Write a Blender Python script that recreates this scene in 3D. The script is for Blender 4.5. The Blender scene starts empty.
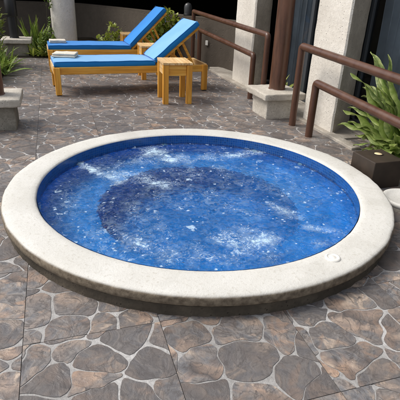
import bpy, bmesh, math, random
from mathutils import Vector, Matrix, noise
R = math.radians
sc = bpy.context.scene
col = sc.collection
random.seed(11)

# ------------------------------------------------------------------ helpers
def tag(o, label=None, cat=None, group=None, kind=None):
    if label: o['label'] = label
    if cat: o['category'] = cat
    if group: o['group'] = group
    if kind: o['kind'] = kind
    return o

def empty(name, loc=(0, 0, 0), rz=0):
    o = bpy.data.objects.new(name, None)
    o.empty_display_size = .1
    col.objects.link(o); o.location = loc; o.rotation_euler = (0, 0, rz)
    return o

def link(name, bm, mats, parent=None, smooth=None):
    me = bpy.data.meshes.new(name)
    bm.normal_update()
    bm.to_mesh(me); bm.free()
    if not isinstance(mats, (list, tuple)): mats = [mats]
    for m in mats: me.materials.append(m)
    if smooth is not None:
        me.polygons.foreach_set('use_smooth', [True] * len(me.polygons))
        if smooth < 179:
            me.set_sharp_from_angle(angle=R(smooth))
    o = bpy.data.objects.new(name, me)
    col.objects.link(o)
    if parent: o.parent = parent
    return o

def box(bm, x0, x1, y0, y1, z0, z1, bev=0, seg=2, M=None, jit=0):
    b = bmesh.new()
    bmesh.ops.create_cube(b, size=1)
    for v in b.verts:
        v.co = Vector(((x0 + x1) / 2 + v.co.x * (x1 - x0), (y0 + y1) / 2 + v.co.y * (y1 - y0), (z0 + z1) / 2 + v.co.z * (z1 - z0)))
    if bev: bmesh.ops.bevel(b, geom=b.edges[:], offset=bev, segments=seg, affect='EDGES', profile=.5)
    if jit:
        for v in b.verts: v.co += noise.noise_vector(v.co * 7) * jit
    merge(bm, b, M)

def merge(bm, b, M=None):
    if M is not None: bmesh.ops.transform(b, matrix=M, verts=b.verts[:])
    mp = {v: bm.verts.new(v.co) for v in b.verts}
    for f in b.faces:
        try:
            nf = bm.faces.new([mp[v] for v in f.verts]); nf.material_index = f.material_index; nf.smooth = f.smooth
        except ValueError: pass
    b.free()

def rough_box(bm, x0, x1, y0, y1, z0, z1, bev, amp, cuts=14, freq=14):
    """a cast block: bevelled, subdivided and roughened"""
    b = bmesh.new()
    bmesh.ops.create_cube(b, size=1)
    for v in b.verts:
        v.co = Vector(((x0 + x1) / 2 + v.co.x * (x1 - x0), (y0 + y1) / 2 + v.co.y * (y1 - y0), (z0 + z1) / 2 + v.co.z * (z1 - z0)))
    bmesh.ops.bevel(b, geom=b.edges[:], offset=bev, segments=2, affect='EDGES', profile=.5)
    bmesh.ops.triangulate(b, faces=b.faces[:])
    step = max(x1 - x0, y1 - y0, z1 - z0) / cuts
    for _ in range(7):
        es = [e for e in b.edges if e.calc_length() > step * 1.6]
        if not es: break
        bmesh.ops.subdivide_edges(b, edges=es, cuts=1, use_grid_fill=False)
        bmesh.ops.triangulate(b, faces=b.faces[:])
    for v in b.verts:
        v.co += noise.noise_vector(v.co * freq) * amp + noise.noise_vector(v.co * freq * 3.1) * amp * .5
    merge(bm, b)

def tube(bm, pts, r, n=14, cap=True, radii=None):
    pts = [Vector(p) for p in pts]
    rings = []
    for i, p in enumerate(pts):
        if i == 0: t = pts[1] - p
        elif i == len(pts) - 1: t = p - pts[i - 1]
        else: t = (pts[i + 1] - p).normalized() + (p - pts[i - 1]).normalized()
        t.normalize()
        if i == 0:
            a = Vector((0, 0, 1)) if abs(t.z) < .9 else Vector((1, 0, 0))
            u = t.cross(a).normalized()
        else: u = (u - t * u.dot(t)).normalized()
        w = t.cross(u)
        rr = radii[i] if radii else r
        rings.append([bm.verts.new(p + (u * math.cos(k * 2 * math.pi / n) + w * math.sin(k * 2 * math.pi / n)) * rr) for k in range(n)])
    for i in range(len(pts) - 1):
        for k in range(n):
            bm.faces.new((rings[i][k], rings[i][(k + 1) % n], rings[i + 1][(k + 1) % n], rings[i + 1][k]))
    if cap:
        bm.faces.new(rings[0][::-1]); bm.faces.new(rings[-1])

def lathe(bm, prof, n=64, c=(0, 0), uvs=None, jit=None, closed=False):
    rings = []
    for r, z in prof:
        ring = []
        for k in range(n):
            a = 2 * math.pi * k / n
            dr = jit(a, r, z) if jit else (0, 0)
            ring.append(bm.verts.new((c[0] + (r + dr[0]) * math.cos(a), c[1] + (r + dr[0]) * math.sin(a), z + dr[1])))
        rings.append(ring)
    uvl = bm.loops.layers.uv.verify() if uvs else None
    m = len(prof)
    for i in range(m if closed else m - 1):
        j = (i + 1) % m
        for k in range(n):
            f = bm.faces.new((rings[i][k], rings[i][(k + 1) % n], rings[j][(k + 1) % n], rings[j][k]))
            if uvs:
                u0, u1 = k / n * uvs[0], (k + 1) / n * uvs[0]
                for l, uv in zip(f.loops, ((u0, uvs[1][i]), (u1, uvs[1][i]), (u1, uvs[1][j]), (u0, uvs[1][j]))): l[uvl].uv = uv
    return rings

def basis(p, x, y, z):
    return Matrix(((x[0], y[0], z[0], p[0]), (x[1], y[1], z[1], p[1]), (x[2], y[2], z[2], p[2]), (0, 0, 0, 1)))

# ------------------------------------------------------------------ materials
class NT:
    def __init__(s, name):
        s.m = bpy.data.materials.new(name); s.m.use_nodes = True
        s.n = s.m.node_tree.nodes; s.l = s.m.node_tree.links
        s.p = s.n['Principled BSDF']; s.out = s.n['Material Output']
        s._tc = None
    def tc(s, k='Object'):
        if not s._tc: s._tc = s.n.new('ShaderNodeTexCoord')
        return s._tc.outputs[k]
    def new(s, t, **kw):
        o = s.n.new('ShaderNode' + t)
        for k, v in kw.items():
            if k in o.inputs: o.inputs[k].default_value = v
            else: setattr(o, k, v)
        return o
    def noise(s, scale, detail=4, rough=.55, vec=None, dist=0, out='Fac'):
        n = s.new('TexNoise'); n.inputs['Scale'].default_value = scale; n.inputs['Detail'].default_value = detail
        n.inputs['Roughness'].default_value = rough; n.inputs['Distortion'].default_value = dist
        s.l.new(vec if vec else s.tc(), n.inputs['Vector'])
        return n.outputs[out]
    def scaled(s, sc3, vec=None):
        n = s.new('Mapping'); n.inputs['Scale'].default_value = sc3
        s.l.new(vec if vec else s.tc(), n.inputs['Vector']); return n.outputs[0]
    def ramp(s, fac, stops, interp='LINEAR'):
        n = s.new('ValToRGB'); s.l.new(fac, n.inputs[0]); cr = n.color_ramp; cr.interpolation = interp
        cr.elements[0].position = stops[0][0]; cr.elements[1].position = stops[-1][0]
        for st in stops[1:-1]: cr.elements.new(st[0])
        for e, st in zip(cr.elements, stops):
            c = st[1]; e.color = (c, c, c, 1) if isinstance(c, (int, float)) else (*c, 1)
        return n.outputs[0]
    def mix(s, fac, a, b, mode='MIX'):
        n = s.new('Mix'); n.data_type = 'RGBA'; n.blend_type = mode
        for i, v in ((0, fac), (6, a), (7, b)):
            if hasattr(v, 'is_linked'): s.l.new(v, n.inputs[i])
            elif isinstance(v, (int, float)): n.inputs[i].default_value = v
            else: n.inputs[i].default_value = (*v, 1)
        return n.outputs[2]
    def math(s, op, a, b=0, clamp=False):
        n = s.new('Math'); n.operation = op; n.use_clamp = clamp
        for i, v in ((0, a), (1, b)):
            if hasattr(v, 'is_linked'): s.l.new(v, n.inputs[i])
            else: n.inputs[i].default_value = v
        return n.outputs[0]
    def color(s, c):
        if hasattr(c, 'is_linked'): s.l.new(c, s.p.inputs['Base Color'])
        else: s.p.inputs['Base Color'].default_value = (*c, 1)
        return s
    def set(s, **kw):
        mp = dict(rough='Roughness', metal='Metallic', spec='Specular IOR Level', sub='Subsurface Weight', coat='Coat Weight')
        for k, v in kw.items():
            i = s.p.inputs[mp[k]]
            if hasattr(v, 'is_linked'): s.l.new(v, i)
            else: i.default_value = v
        return s
    def bump(s, h, strength=.3, dist=.01, nrm=None):
        n = s.new('Bump'); n.inputs['Strength'].default_value = strength; n.inputs['Distance'].default_value = dist
        s.l.new(h, n.inputs['Height'])
        if nrm: s.l.new(nrm, n.inputs['Normal'])
        s.l.new(n.outputs[0], s.p.inputs['Normal'])
        return n.outputs[0]
    def attr(s, name, out='Color'):
        n = s.new('Attribute'); n.attribute_name = name; return n.outputs[out]

def m_paving():
    t = NT('stamped_stone')
    a = t.attr('stone')
    sep = t.new('SeparateColor'); t.l.new(a, sep.inputs[0])
    rnd, rnd2, rnd3 = sep.outputs
    off = t.new('VectorMath'); off.operation = 'MULTIPLY_ADD'
    t.l.new(a, off.inputs[0]); off.inputs[1].default_value = (9, 9, 9); t.l.new(t.tc(), off.inputs[2])
    v = off.outputs[0]
    n1 = t.noise(5.5, 3, .5, v, 1.0)
    n2 = t.noise(9, 5, .55, v, 1.8)
    n3 = t.noise(2.2, 3, .5, None, .4)
    nf = t.noise(55, 5, .7, v)
    swirl = t.new('TexWave'); swirl.wave_type = 'BANDS'; swirl.bands_direction = 'DIAGONAL'; swirl.wave_profile = 'SAW'
    swirl.inputs['Scale'].default_value = 2.4; swirl.inputs['Distortion'].default_value = 11; swirl.inputs['Detail'].default_value = 3
    swirl.inputs['Detail Scale'].default_value = 1.3; swirl.inputs['Detail Roughness'].default_value = .55
    t.l.new(v, swirl.inputs['Vector']); sw = swirl.outputs[1]
    dark, brown, tanb, cream, grey = (.052, .044, .042), (.150, .105, .080), (.30, .205, .145), (.50, .40, .31), (.135, .135, .142)
    a1 = t.ramp(sw, [(0, dark), (.16, brown), (.42, (.20, .145, .11)), (.62, tanb), (.80, (.17, .13, .11)), (.95, (.10, .085, .08)), (1, dark)])
    a2 = t.ramp(n2, [(.28, (.060, .056, .058)), (.42, grey), (.50, (.19, .17, .155)), (.56, (.10, .093, .092)), (.70, (.20, .185, .175))])
    c = t.mix(t.ramp(n1, [(.42, 0), (.52, 1)]), a1, a2)
    c = t.mix(t.ramp(rnd, [(.35, 0.0), (.8, .65)]), c, a2)
    msk = t.math('MULTIPLY', t.ramp(n2, [(.50, 0), (.60, 1), (.66, 1), (.74, 0)]), t.ramp(sw, [(.30, 0), (.65, 1)]))
    c = t.mix(t.math('MULTIPLY', msk, t.ramp(rnd2, [(.1, .25), (.9, .9)])), c, t.mix(rnd2, (.40, .28, .195), t.mix(t.noise(40, 3, .5, v), (.36, .27, .20), cream)))
    rust = t.math('MULTIPLY', t.ramp(t.noise(7, 3, .5, v, 1), [(.58, 0), (.66, 1)]), .5)
    c = t.mix(rust, c, (.34, .20, .115))
    crk = t.ramp(t.math('ABSOLUTE', t.math('SUBTRACT', t.noise(6, 3, .5, v, 2.0), .5)), [(0, .75), (.018, 0)])
    c = t.mix(crk, c, (.055, .047, .044))
    c = t.mix(t.ramp(rnd3, [(.40, 0.0), (1, .80)]), c, (.070, .062, .060))
    c = t.mix(t.math('MULTIPLY', t.ramp(nf, [(.44, 0), (.62, 1)]), .35), c, (.07, .062, .06))
    c = t.mix(t.ramp(n3, [(.40, .35), (.6, 0.0)]), c, (.08, .07, .066))
    hv = t.new('HueSaturation'); hv.inputs['Saturation'].default_value = .88; hv.inputs['Value'].default_value = 1.36; t.l.new(c, hv.inputs['Color']); c = hv.outputs[0]
    t.color(c).set(rough=t.ramp(t.noise(3.5, 4), [(.35, .34), (.65, .60)]), spec=.4)
    h = t.math('ADD', t.math('ADD', n2, t.math('MULTIPLY', sw, .35)), t.math('MULTIPLY', nf, .25))
    t.bump(h, .7, .012)
    return t.m

def m_grout():
    t = NT('pale_stone_grout')
    n = t.noise(48, 6, .7)
    c = t.ramp(n, [(.26, (.20, .19, .18)), (.40, (.40, .39, .38)), (.60, (.54, .53, .52)), (.72, (.62, .61, .60))])
    c = t.mix(t.ramp(t.noise(1.7, 4), [(.38, .55), (.60, 0)]), c, (.17, .16, .152))
    t.color(c).set(rough=.7); t.bump(n, .8, .008)
    return t.m

def simple(name, c, rough=.6, metal=0, spec=.5, nscale=None, amt=.25, bump=0, bscale=60, bdist=.003):
    t = NT(name)
    if nscale:
        n = t.noise(nscale, 5)
        lo = tuple(x * (1 - amt) for x in c); hi = tuple(min(1, x * (1 + amt)) for x in c)
        t.color(t.ramp(n, [(.3, lo), (.7, hi)]))
    else: t.color(c)
    t.set(rough=rough, metal=metal, spec=spec)
    if bump: t.bump(t.noise(bscale, 4), bump, bdist)
    return t.m

def m_concrete(name, c, dark, pit=.5, dirt=.5, scale=1.0):
    t = NT(name)
    n1 = t.noise(3 * scale, 6, .6); n2 = t.noise(30 * scale, 4, .6); n3 = t.noise(90 * scale, 3, .6)
    vo = t.new('TexVoronoi'); vo.inputs['Scale'].default_value = 48 * scale; t.l.new(t.tc(), vo.inputs['Vector'])
    cc = t.mix(t.ramp(n2, [(.35, .35), (.6, 0)]), c, dark)
    cc = t.mix(t.ramp(n1, [(.38, dirt), (.62, 0)]), cc, dark)
    pits = t.math('MULTIPLY', t.ramp(vo.outputs[0], [(.10, 1), (.26, 0)]), t.ramp(n2, [(.45, 0), (.6, 1)]))
    cc = t.mix(t.math('MULTIPLY', pits, pit), cc, tuple(x * .35 for x in dark))
    t.color(cc).set(rough=.85, spec=.25)
    h = t.math('SUBTRACT', t.math('ADD', t.math('MULTIPLY', n3, .5), n2), t.math('MULTIPLY', pits, 1.2))
    t.bump(h, .55, .008)
    return t.m

def m_wood(name, a, b, axis):
    t = NT(name)
    s = [26, 26, 26]; s[axis] = 1.6
    v = t.scaled(tuple(s))
    n = t.noise(1.0, 6, .6, v, .6)
    n2 = t.noise(4, 3, .5)
    c = t.ramp(n, [(.28, tuple(x * .62 for x in a)), (.48, a), (.70, b)])
    c = t.mix(t.ramp(n2, [(.4, 0), (.7, .4)]), c, tuple(x * .7 for x in a))
    t.color(c).set(rough=.42, spec=.45); t.bump(n, .25, .002)
    return t.m

def m_fabric(name, c, fade):
    t = NT(name)
    n = t.noise(3.2, 4); n2 = t.noise(420, 2)
    cc = t.mix(t.ramp(n, [(.35, 0), (.68, .45)]), c, fade)
    t.color(cc).set(rough=.8, spec=.25)
    t.p.inputs['Sheen Weight'].default_value = .25
    h = t.math('ADD', t.math('MULTIPLY', n2, .12), t.noise(9, 3))
    t.bump(h, .35, .01)
    return t.m

def m_steel(name, c, c2):
    t = NT(name)
    v = t.scaled((14, 14, 2.2))
    n = t.noise(1, 5, .6, v); n2 = t.noise(60, 3)
    cc = t.mix(t.ramp(n, [(.35, 0), (.66, 1)]), c, c2)
    cc = t.mix(t.ramp(n2, [(.60, 0), (.72, .35)]), cc, tuple(x * .4 for x in c))
    t.color(cc).set(rough=t.ramp(n, [(.3, .26), (.7, .44)]), spec=.5); t.bump(n2, .18, .003)
    return t.m

def m_leaf(name, a, b, tips=None, rough=.45):
    t = NT(name)
    oi = t.attr('leaf')
    sep = t.new('SeparateColor'); t.l.new(oi, sep.inputs[0])
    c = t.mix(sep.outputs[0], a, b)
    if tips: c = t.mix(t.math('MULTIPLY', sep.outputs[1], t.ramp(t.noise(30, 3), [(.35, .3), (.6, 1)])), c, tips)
    t.color(c).set(rough=rough, spec=.45)
    tr = t.new('BsdfTranslucent'); t.l.new(c, tr.inputs[0])
    mx = t.new('MixShader'); mx.inputs[0].default_value = .28
    t.l.new(t.p.outputs[0], mx.inputs[1]); t.l.new(tr.outputs[0], mx.inputs[2]); t.l.new(mx.outputs[0], t.out.inputs[0])
    return t.m

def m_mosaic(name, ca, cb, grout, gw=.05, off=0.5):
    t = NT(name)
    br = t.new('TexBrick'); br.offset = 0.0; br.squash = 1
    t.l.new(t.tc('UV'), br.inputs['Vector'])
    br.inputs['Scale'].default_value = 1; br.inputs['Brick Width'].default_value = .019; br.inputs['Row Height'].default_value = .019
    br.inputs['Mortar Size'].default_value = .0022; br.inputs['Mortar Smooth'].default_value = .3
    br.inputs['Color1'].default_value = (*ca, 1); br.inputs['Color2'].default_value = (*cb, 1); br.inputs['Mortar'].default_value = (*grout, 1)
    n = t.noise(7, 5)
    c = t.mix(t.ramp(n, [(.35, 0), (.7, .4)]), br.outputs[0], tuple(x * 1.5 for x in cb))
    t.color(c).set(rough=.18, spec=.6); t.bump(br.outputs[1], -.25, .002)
    return t.m

def m_water():
    t = NT('pool_water')
    n1 = t.noise(15, 3, .55, None, .5); n2 = t.noise(38, 3, .6, None, .6)
    b = t.new('Bump'); b.inputs['Strength'].default_value = .9; b.inputs['Distance'].default_value = .022
    t.l.new(t.math('ADD', t.math('MULTIPLY', n2, .5), n1), b.inputs['Height'])
    b2 = t.new('Bump'); b2.inputs['Strength'].default_value = .38; b2.inputs['Distance'].default_value = .014
    t.l.new(t.math('ADD', t.math('MULTIPLY', n2, .35), n1), b2.inputs['Height'])
    fr = t.new('Fresnel'); fr.inputs[0].default_value = 1.27; t.l.new(b.outputs[0], fr.inputs['Normal'])
    gl = t.new('BsdfGlossy'); gl.inputs['Roughness'].default_value = .06; t.l.new(b.outputs[0], gl.inputs['Normal'])
    trn = t.new('BsdfRefraction', IOR=1.33, Roughness=0.0); trn.inputs['Color'].default_value = (.68, .92, 1, 1); t.l.new(b2.outputs[0], trn.inputs['Normal'])
    m1 = t.new('MixShader'); t.l.new(fr.outputs[0], m1.inputs[0]); t.l.new(trn.outputs[0], m1.inputs[1]); t.l.new(gl.outputs[0], m1.inputs[2])
    # aerated water and froth
    den = t.attr('foam', 'Fac')
    f1 = t.noise(14, 9, .66, None, 1.3); f2 = t.noise(70, 4, .7, None, .5)
    f = t.math('ADD', t.math('MULTIPLY', f1, .78), t.math('MULTIPLY', f2, .22))
    thr = t.math('SUBTRACT', .70, t.math('MULTIPLY', den, .33))
    k = t.math('MULTIPLY', t.math('MULTIPLY', t.math('SUBTRACT', f, thr), 6.5, True), .88)
    # thin swirling lines of froth
    for sc_, wd in ((7, .030), (12, .024)):
        ln = t.ramp(t.math('ABSOLUTE', t.math('SUBTRACT', t.noise(sc_, 4, .55, None, 1.6), .5)), [(0, 1), (wd, 0)])
        br_ = t.math('MULTIPLY', t.ramp(f2, [(.44, 0), (.58, 1)]), t.ramp(den, [(.25, .12), (.70, .95)]))
        k = t.math('MAXIMUM', k, t.math('MULTIPLY', ln, br_))
    # scattered bubbles of two sizes
    for sc_, r0, r1, pick in ((6, .04, .17, .62), (11, .07, .19, .80), (21, .09, .22, .86), (38, .14, .27, .90)):
        vo = t.new('TexVoronoi'); vo.inputs['Scale'].default_value = sc_; t.l.new(t.tc(), vo.inputs['Vector'])
        sepv = t.new('SeparateColor'); t.l.new(vo.outputs['Color'], sepv.inputs[0])
        dd = t.math('ADD', vo.outputs['Distance'], t.math('MULTIPLY', t.math('SUBTRACT', t.noise(30, 4, .65, None, .6), .5), 1.1))
        sel = t.ramp(t.math('ADD', sepv.outputs[0], t.math('MULTIPLY', den, .25)), [(pick, 0), (pick + .14, .60)])
        k = t.math('MAXIMUM', k, t.math('MULTIPLY', t.ramp(dd, [(r0, 1), (r1, 0)]), sel))
    haze = t.math('MULTIPLY', t.math('ADD', t.math('MULTIPLY', den, .80), .0), t.ramp(t.noise(20, 6, .68, None, .8), [(.46, 0), (.66, .6)]))
    k = t.math('MAXIMUM', k, haze)
    soft = t.math('MULTIPLY', t.ramp(den, [(.35, 0), (1, .62)]), t.ramp(t.noise(8, 6, .6, None, 1.0), [(.40, 0), (.62, 1)]))
    k = t.math('MAXIMUM', k, soft)
    df = t.new('BsdfDiffuse'); df.inputs[0].default_value = (.58, .76, .90, 1); t.l.new(b.outputs[0], df.inputs['Normal'])
    m2 = t.new('MixShader'); t.l.new(k, m2.inputs[0]); t.l.new(m1.outputs[0], m2.inputs[1]); t.l.new(df.outputs[0], m2.inputs[2])
    t.l.new(m2.outputs[0], t.out.inputs[0])
    return t.m

def m_glass():
    t = NT('window_glass')
    fr = t.new('Fresnel'); fr.inputs[0].default_value = 1.5
    gl = t.new('BsdfGlossy'); gl.inputs['Roughness'].default_value = .02
    trn = t.new('BsdfTransparent'); trn.inputs[0].default_value = (.92, .94, .95, 1)
    m1 = t.new('MixShader'); t.l.new(fr.outputs[0], m1.inputs[0]); t.l.new(trn.outputs[0], m1.inputs[1]); t.l.new(gl.outputs[0], m1.inputs[2])
    t.l.new(m1.outputs[0], t.out.inputs[0])
    return t.m

def m_coping():
    t = NT('cream_cast_stone')
    n1 = t.noise(4, 5, .6); n2 = t.noise(60, 4, .65); n3 = t.noise(150, 3)
    c = t.mix(t.ramp(n1, [(.36, .7), (.66, 0)]), (.66, .65, .615), (.56, .545, .50))
    c = t.mix(t.ramp(t.noise(210, 3, .7), [(.46, 0), (.62, .26)]), c, (.46, .44, .39))
    c = t.mix(t.ramp(n2, [(.56, 0), (.68, .45)]), c, (.40, .37, .31))
    vo = t.new('TexVoronoi'); vo.inputs['Scale'].default_value = 130; t.l.new(t.tc(), vo.inputs['Vector'])
    c = t.mix(t.math('MULTIPLY', t.ramp(vo.outputs[0], [(.08, 1), (.2, 0)]), t.ramp(n1, [(.45, 0), (.6, .4)])), c, (.25, .22, .18))
    wet = t.ramp(t.noise(2.6, 5, .62, None, .6), [(.56, 0), (.60, .16)])
    c = t.mix(wet, c, (.40, .385, .34))
    # weathered stain on the outer rim only
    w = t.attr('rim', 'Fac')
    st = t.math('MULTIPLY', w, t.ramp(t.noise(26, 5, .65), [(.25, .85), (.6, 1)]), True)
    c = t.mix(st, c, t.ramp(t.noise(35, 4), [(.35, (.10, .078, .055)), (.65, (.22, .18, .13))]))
    t.color(c).set(rough=.72, spec=.3)
    t.bump(t.math('ADD', n2, t.math('MULTIPLY', n3, .6)), .4, .004)
    return t.m

MAT = dict(
    stone=m_paving(), grout=m_grout(),
    joint=simple('dark_joint', (.12, .105, .095), .9),
    coping=m_coping(),
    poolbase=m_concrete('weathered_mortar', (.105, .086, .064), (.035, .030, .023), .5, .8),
    mosaic=m_mosaic('blue_glass_mosaic', (.010, .20, .62), (.025, .29, .76), (.09, .34, .64)),
    mosaic_shade=m_mosaic('shaded_navy_mosaic', (.003, .040, .17), (.008, .075, .29), (.04, .11, .24)),  # tile colour darkened to navy to hold the shadow below the rim
    mosaic_riser=m_mosaic('blue_riser_mosaic', (.002, .17, .48), (.005, .22, .60), (.02, .24, .50)),
    mosaic_floor=m_mosaic('deep_blue_mosaic', (.005, .17, .52), (.012, .23, .64), (.03, .24, .54)),
    water=m_water(), glass=m_glass(),
    cast=m_concrete('rough_cast_concrete', (.60, .56, .49), (.30, .265, .22), .7, .5),
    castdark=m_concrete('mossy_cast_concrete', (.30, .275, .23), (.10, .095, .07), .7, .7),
    column=m_concrete('pitted_column_render', (.74, .70, .63), (.50, .46, .40), .55, .4, .8),
    colside=m_concrete('exposed_aggregate', (.74, .66, .55), (.42, .36, .29), .9, .7, 1.2),
    ledge=m_concrete('pale_ledge_concrete', (.48, .44, .38), (.22, .19, .16), .6, .6),
    wall=m_concrete('grey_brown_render', (.110, .091, .072), (.065, .053, .042), .2, .6, .35),
    garage=simple('unlit_black_render', (.012, .011, .010), .9),  # near-black colour paints in the gloom of the roofed interior
    soil=m_concrete('dark_soil', (.05, .038, .026), (.02, .016, .011), .5, .6),
    ground=m_concrete('bare_earth', (.09, .08, .06), (.05, .045, .03), .3, .6, .3),
    steel=m_steel('brown_painted_steel', (.076, .033, .020), (.108, .050, .030)),
    steelrust=m_steel('rusty_brown_steel', (.060, .028, .018), (.135, .060, .034)),
    black=simple('plain_black', (.010, .010, .011), .45, nscale=8, bump=.2),  # near-black tone for the far post and the bollard collar
    woodx=m_wood('golden_teak_along', (.74, .35, .045), (.94, .58, .13), 0),
    woody=m_wood('golden_teak_across', (.72, .46, .20), (.92, .72, .42), 1),
    woodz=m_wood('golden_teak_upright', (.72, .32, .038), (.92, .52, .09), 2),
    rubber=simple('black_rubber', (.012, .012, .012), .7),
    blue=m_fabric('deep_blue_canvas', (.006, .20, .60), (.012, .25, .66)),
    bluepale=m_fabric('pale_blue_canvas', (.15, .38, .67), (.24, .48, .76)),  # paler blue for the upper faces of the nearer cushion
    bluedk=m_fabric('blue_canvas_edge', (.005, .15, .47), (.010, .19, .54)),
    towel=simple('cream_towelling', (.72, .66, .56), .95, nscale=30, amt=.08, bump=.8, bscale=160, bdist=.006),
    frame=simple('grey_window_frame', (.055, .062, .070), .35),
    curtain=simple('slate_blue_curtain', (.30, .35, .40), .85, nscale=5, amt=.2),
    interior=simple('dark_room', (.06, .06, .065), .9),
    boxbrown=simple('dark_brown_box', (.036, .024, .016), .6, nscale=9, amt=.35, bump=.4, bscale=45),
    lens=simple('cream_lens', (.85, .70, .42), .3),
    white=simple('white_plastic', (.75, .73, .68), .4),
    leafbig=m_leaf('broad_leaf', (.03, .09, .012), (.20, .31, .04), (.62, .66, .26)),
    leafmid=m_leaf('mid_leaf', (.045, .11, .015), (.16, .27, .04), (.42, .45, .10)),
    leafyellow=m_leaf('lime_leaf', (.14, .24, .025), (.40, .48, .08), (.55, .50, .12)),
    stem=simple('plant_stem', (.07, .06, .03), .8),
    dead=simple('dry_leaf', (.20, .13, .07), .8, nscale=30),
)

# ------------------------------------------------------------------ setting: ground, paving
b = bmesh.new()
g = 120
for (x0, x1, y0, y1) in ((-g, g, -g, g),):
    f = b.faces.new([b.verts.new(p) for p in ((x0, y0, -.012), (x1, y0, -.012), (x1, y1, -.012), (x0, y1, -.012))])
# leave a hole for the pool well: rebuild as an annulus-like ring
b.free(); b = bmesh.new()
n = 64
inner = [b.verts.new((1.02 * math.cos(2 * math.pi * k / n), 1.02 * math.sin(2 * math.pi * k / n), -.012)) for k in range(n)]
outer = [b.verts.new((g * math.cos(2 * math.pi * k / n), g * math.sin(2 * math.pi * k / n), -.012)) for k in range(n)]
for k in range(n): b.faces.new((inner[k], inner[(k + 1) % n], outer[(k + 1) % n], outer[k]))
tag(link('ground', b, MAT['ground']), kind='structure')

# stamped tiles of crazy paving: every tile .535 x .512 m with a cut joint all round
TX, TY, X0, Y0 = .535, .512, -1.046, -1.12
def clip(poly, p, nrm):
    out = []
    for i in range(len(poly)):
        a, c = poly[i], poly[(i + 1) % len(poly)]
        da = (a[0] - p[0]) * nrm[0] + (a[1] - p[1]) * nrm[1]; dc = (c[0] - p[0]) * nrm[0] + (c[1] - p[1]) * nrm[1]
        if da <= 0: out.append(a)
        if (da < 0 < dc) or (dc < 0 < da):
            t = da / (da - dc); out.append((a[0] + (c[0] - a[0]) * t, a[1] + (c[1] - a[1]) * t))
    return out
def area(p): return .5 * sum(p[i][0] * p[(i + 1) % len(p)][1] - p[(i + 1) % len(p)][0] * p[i][1] for i in range(len(p)))
rs = random.Random(5)
def trim(poly):
    # keep the paving out of the tub: its edge runs hidden under the rim
    mx, my = sum(p[0] for p in poly) / len(poly), sum(p[1] for p in poly) / len(poly)
    if math.hypot(mx, my) > 1.5: return poly
    L = math.hypot(mx, my); n = (-mx / L, -my / L)
    return clip(poly, (mx / L * 1.075, my / L * 1.075), n)
b = bmesh.new(); lay = b.loops.layers.float_color.new('stone')
def paving_limits(x, y):
    if x < -1.5 and y > 3.6: return False
    if math.hypot(x, y) < .6: return False
    return True
def wob(x, y, s=1.0):
    v = noise.noise_vector(Vector((x * 5.5, y * 5.5, 3.3)))
    w = noise.noise_vector(Vector((x * 19, y * 19, 7.3)))
    return x + v.x * .030 * s + w.x * .016 * s, y + v.y * .030 * s + w.y * .016 * s
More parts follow.
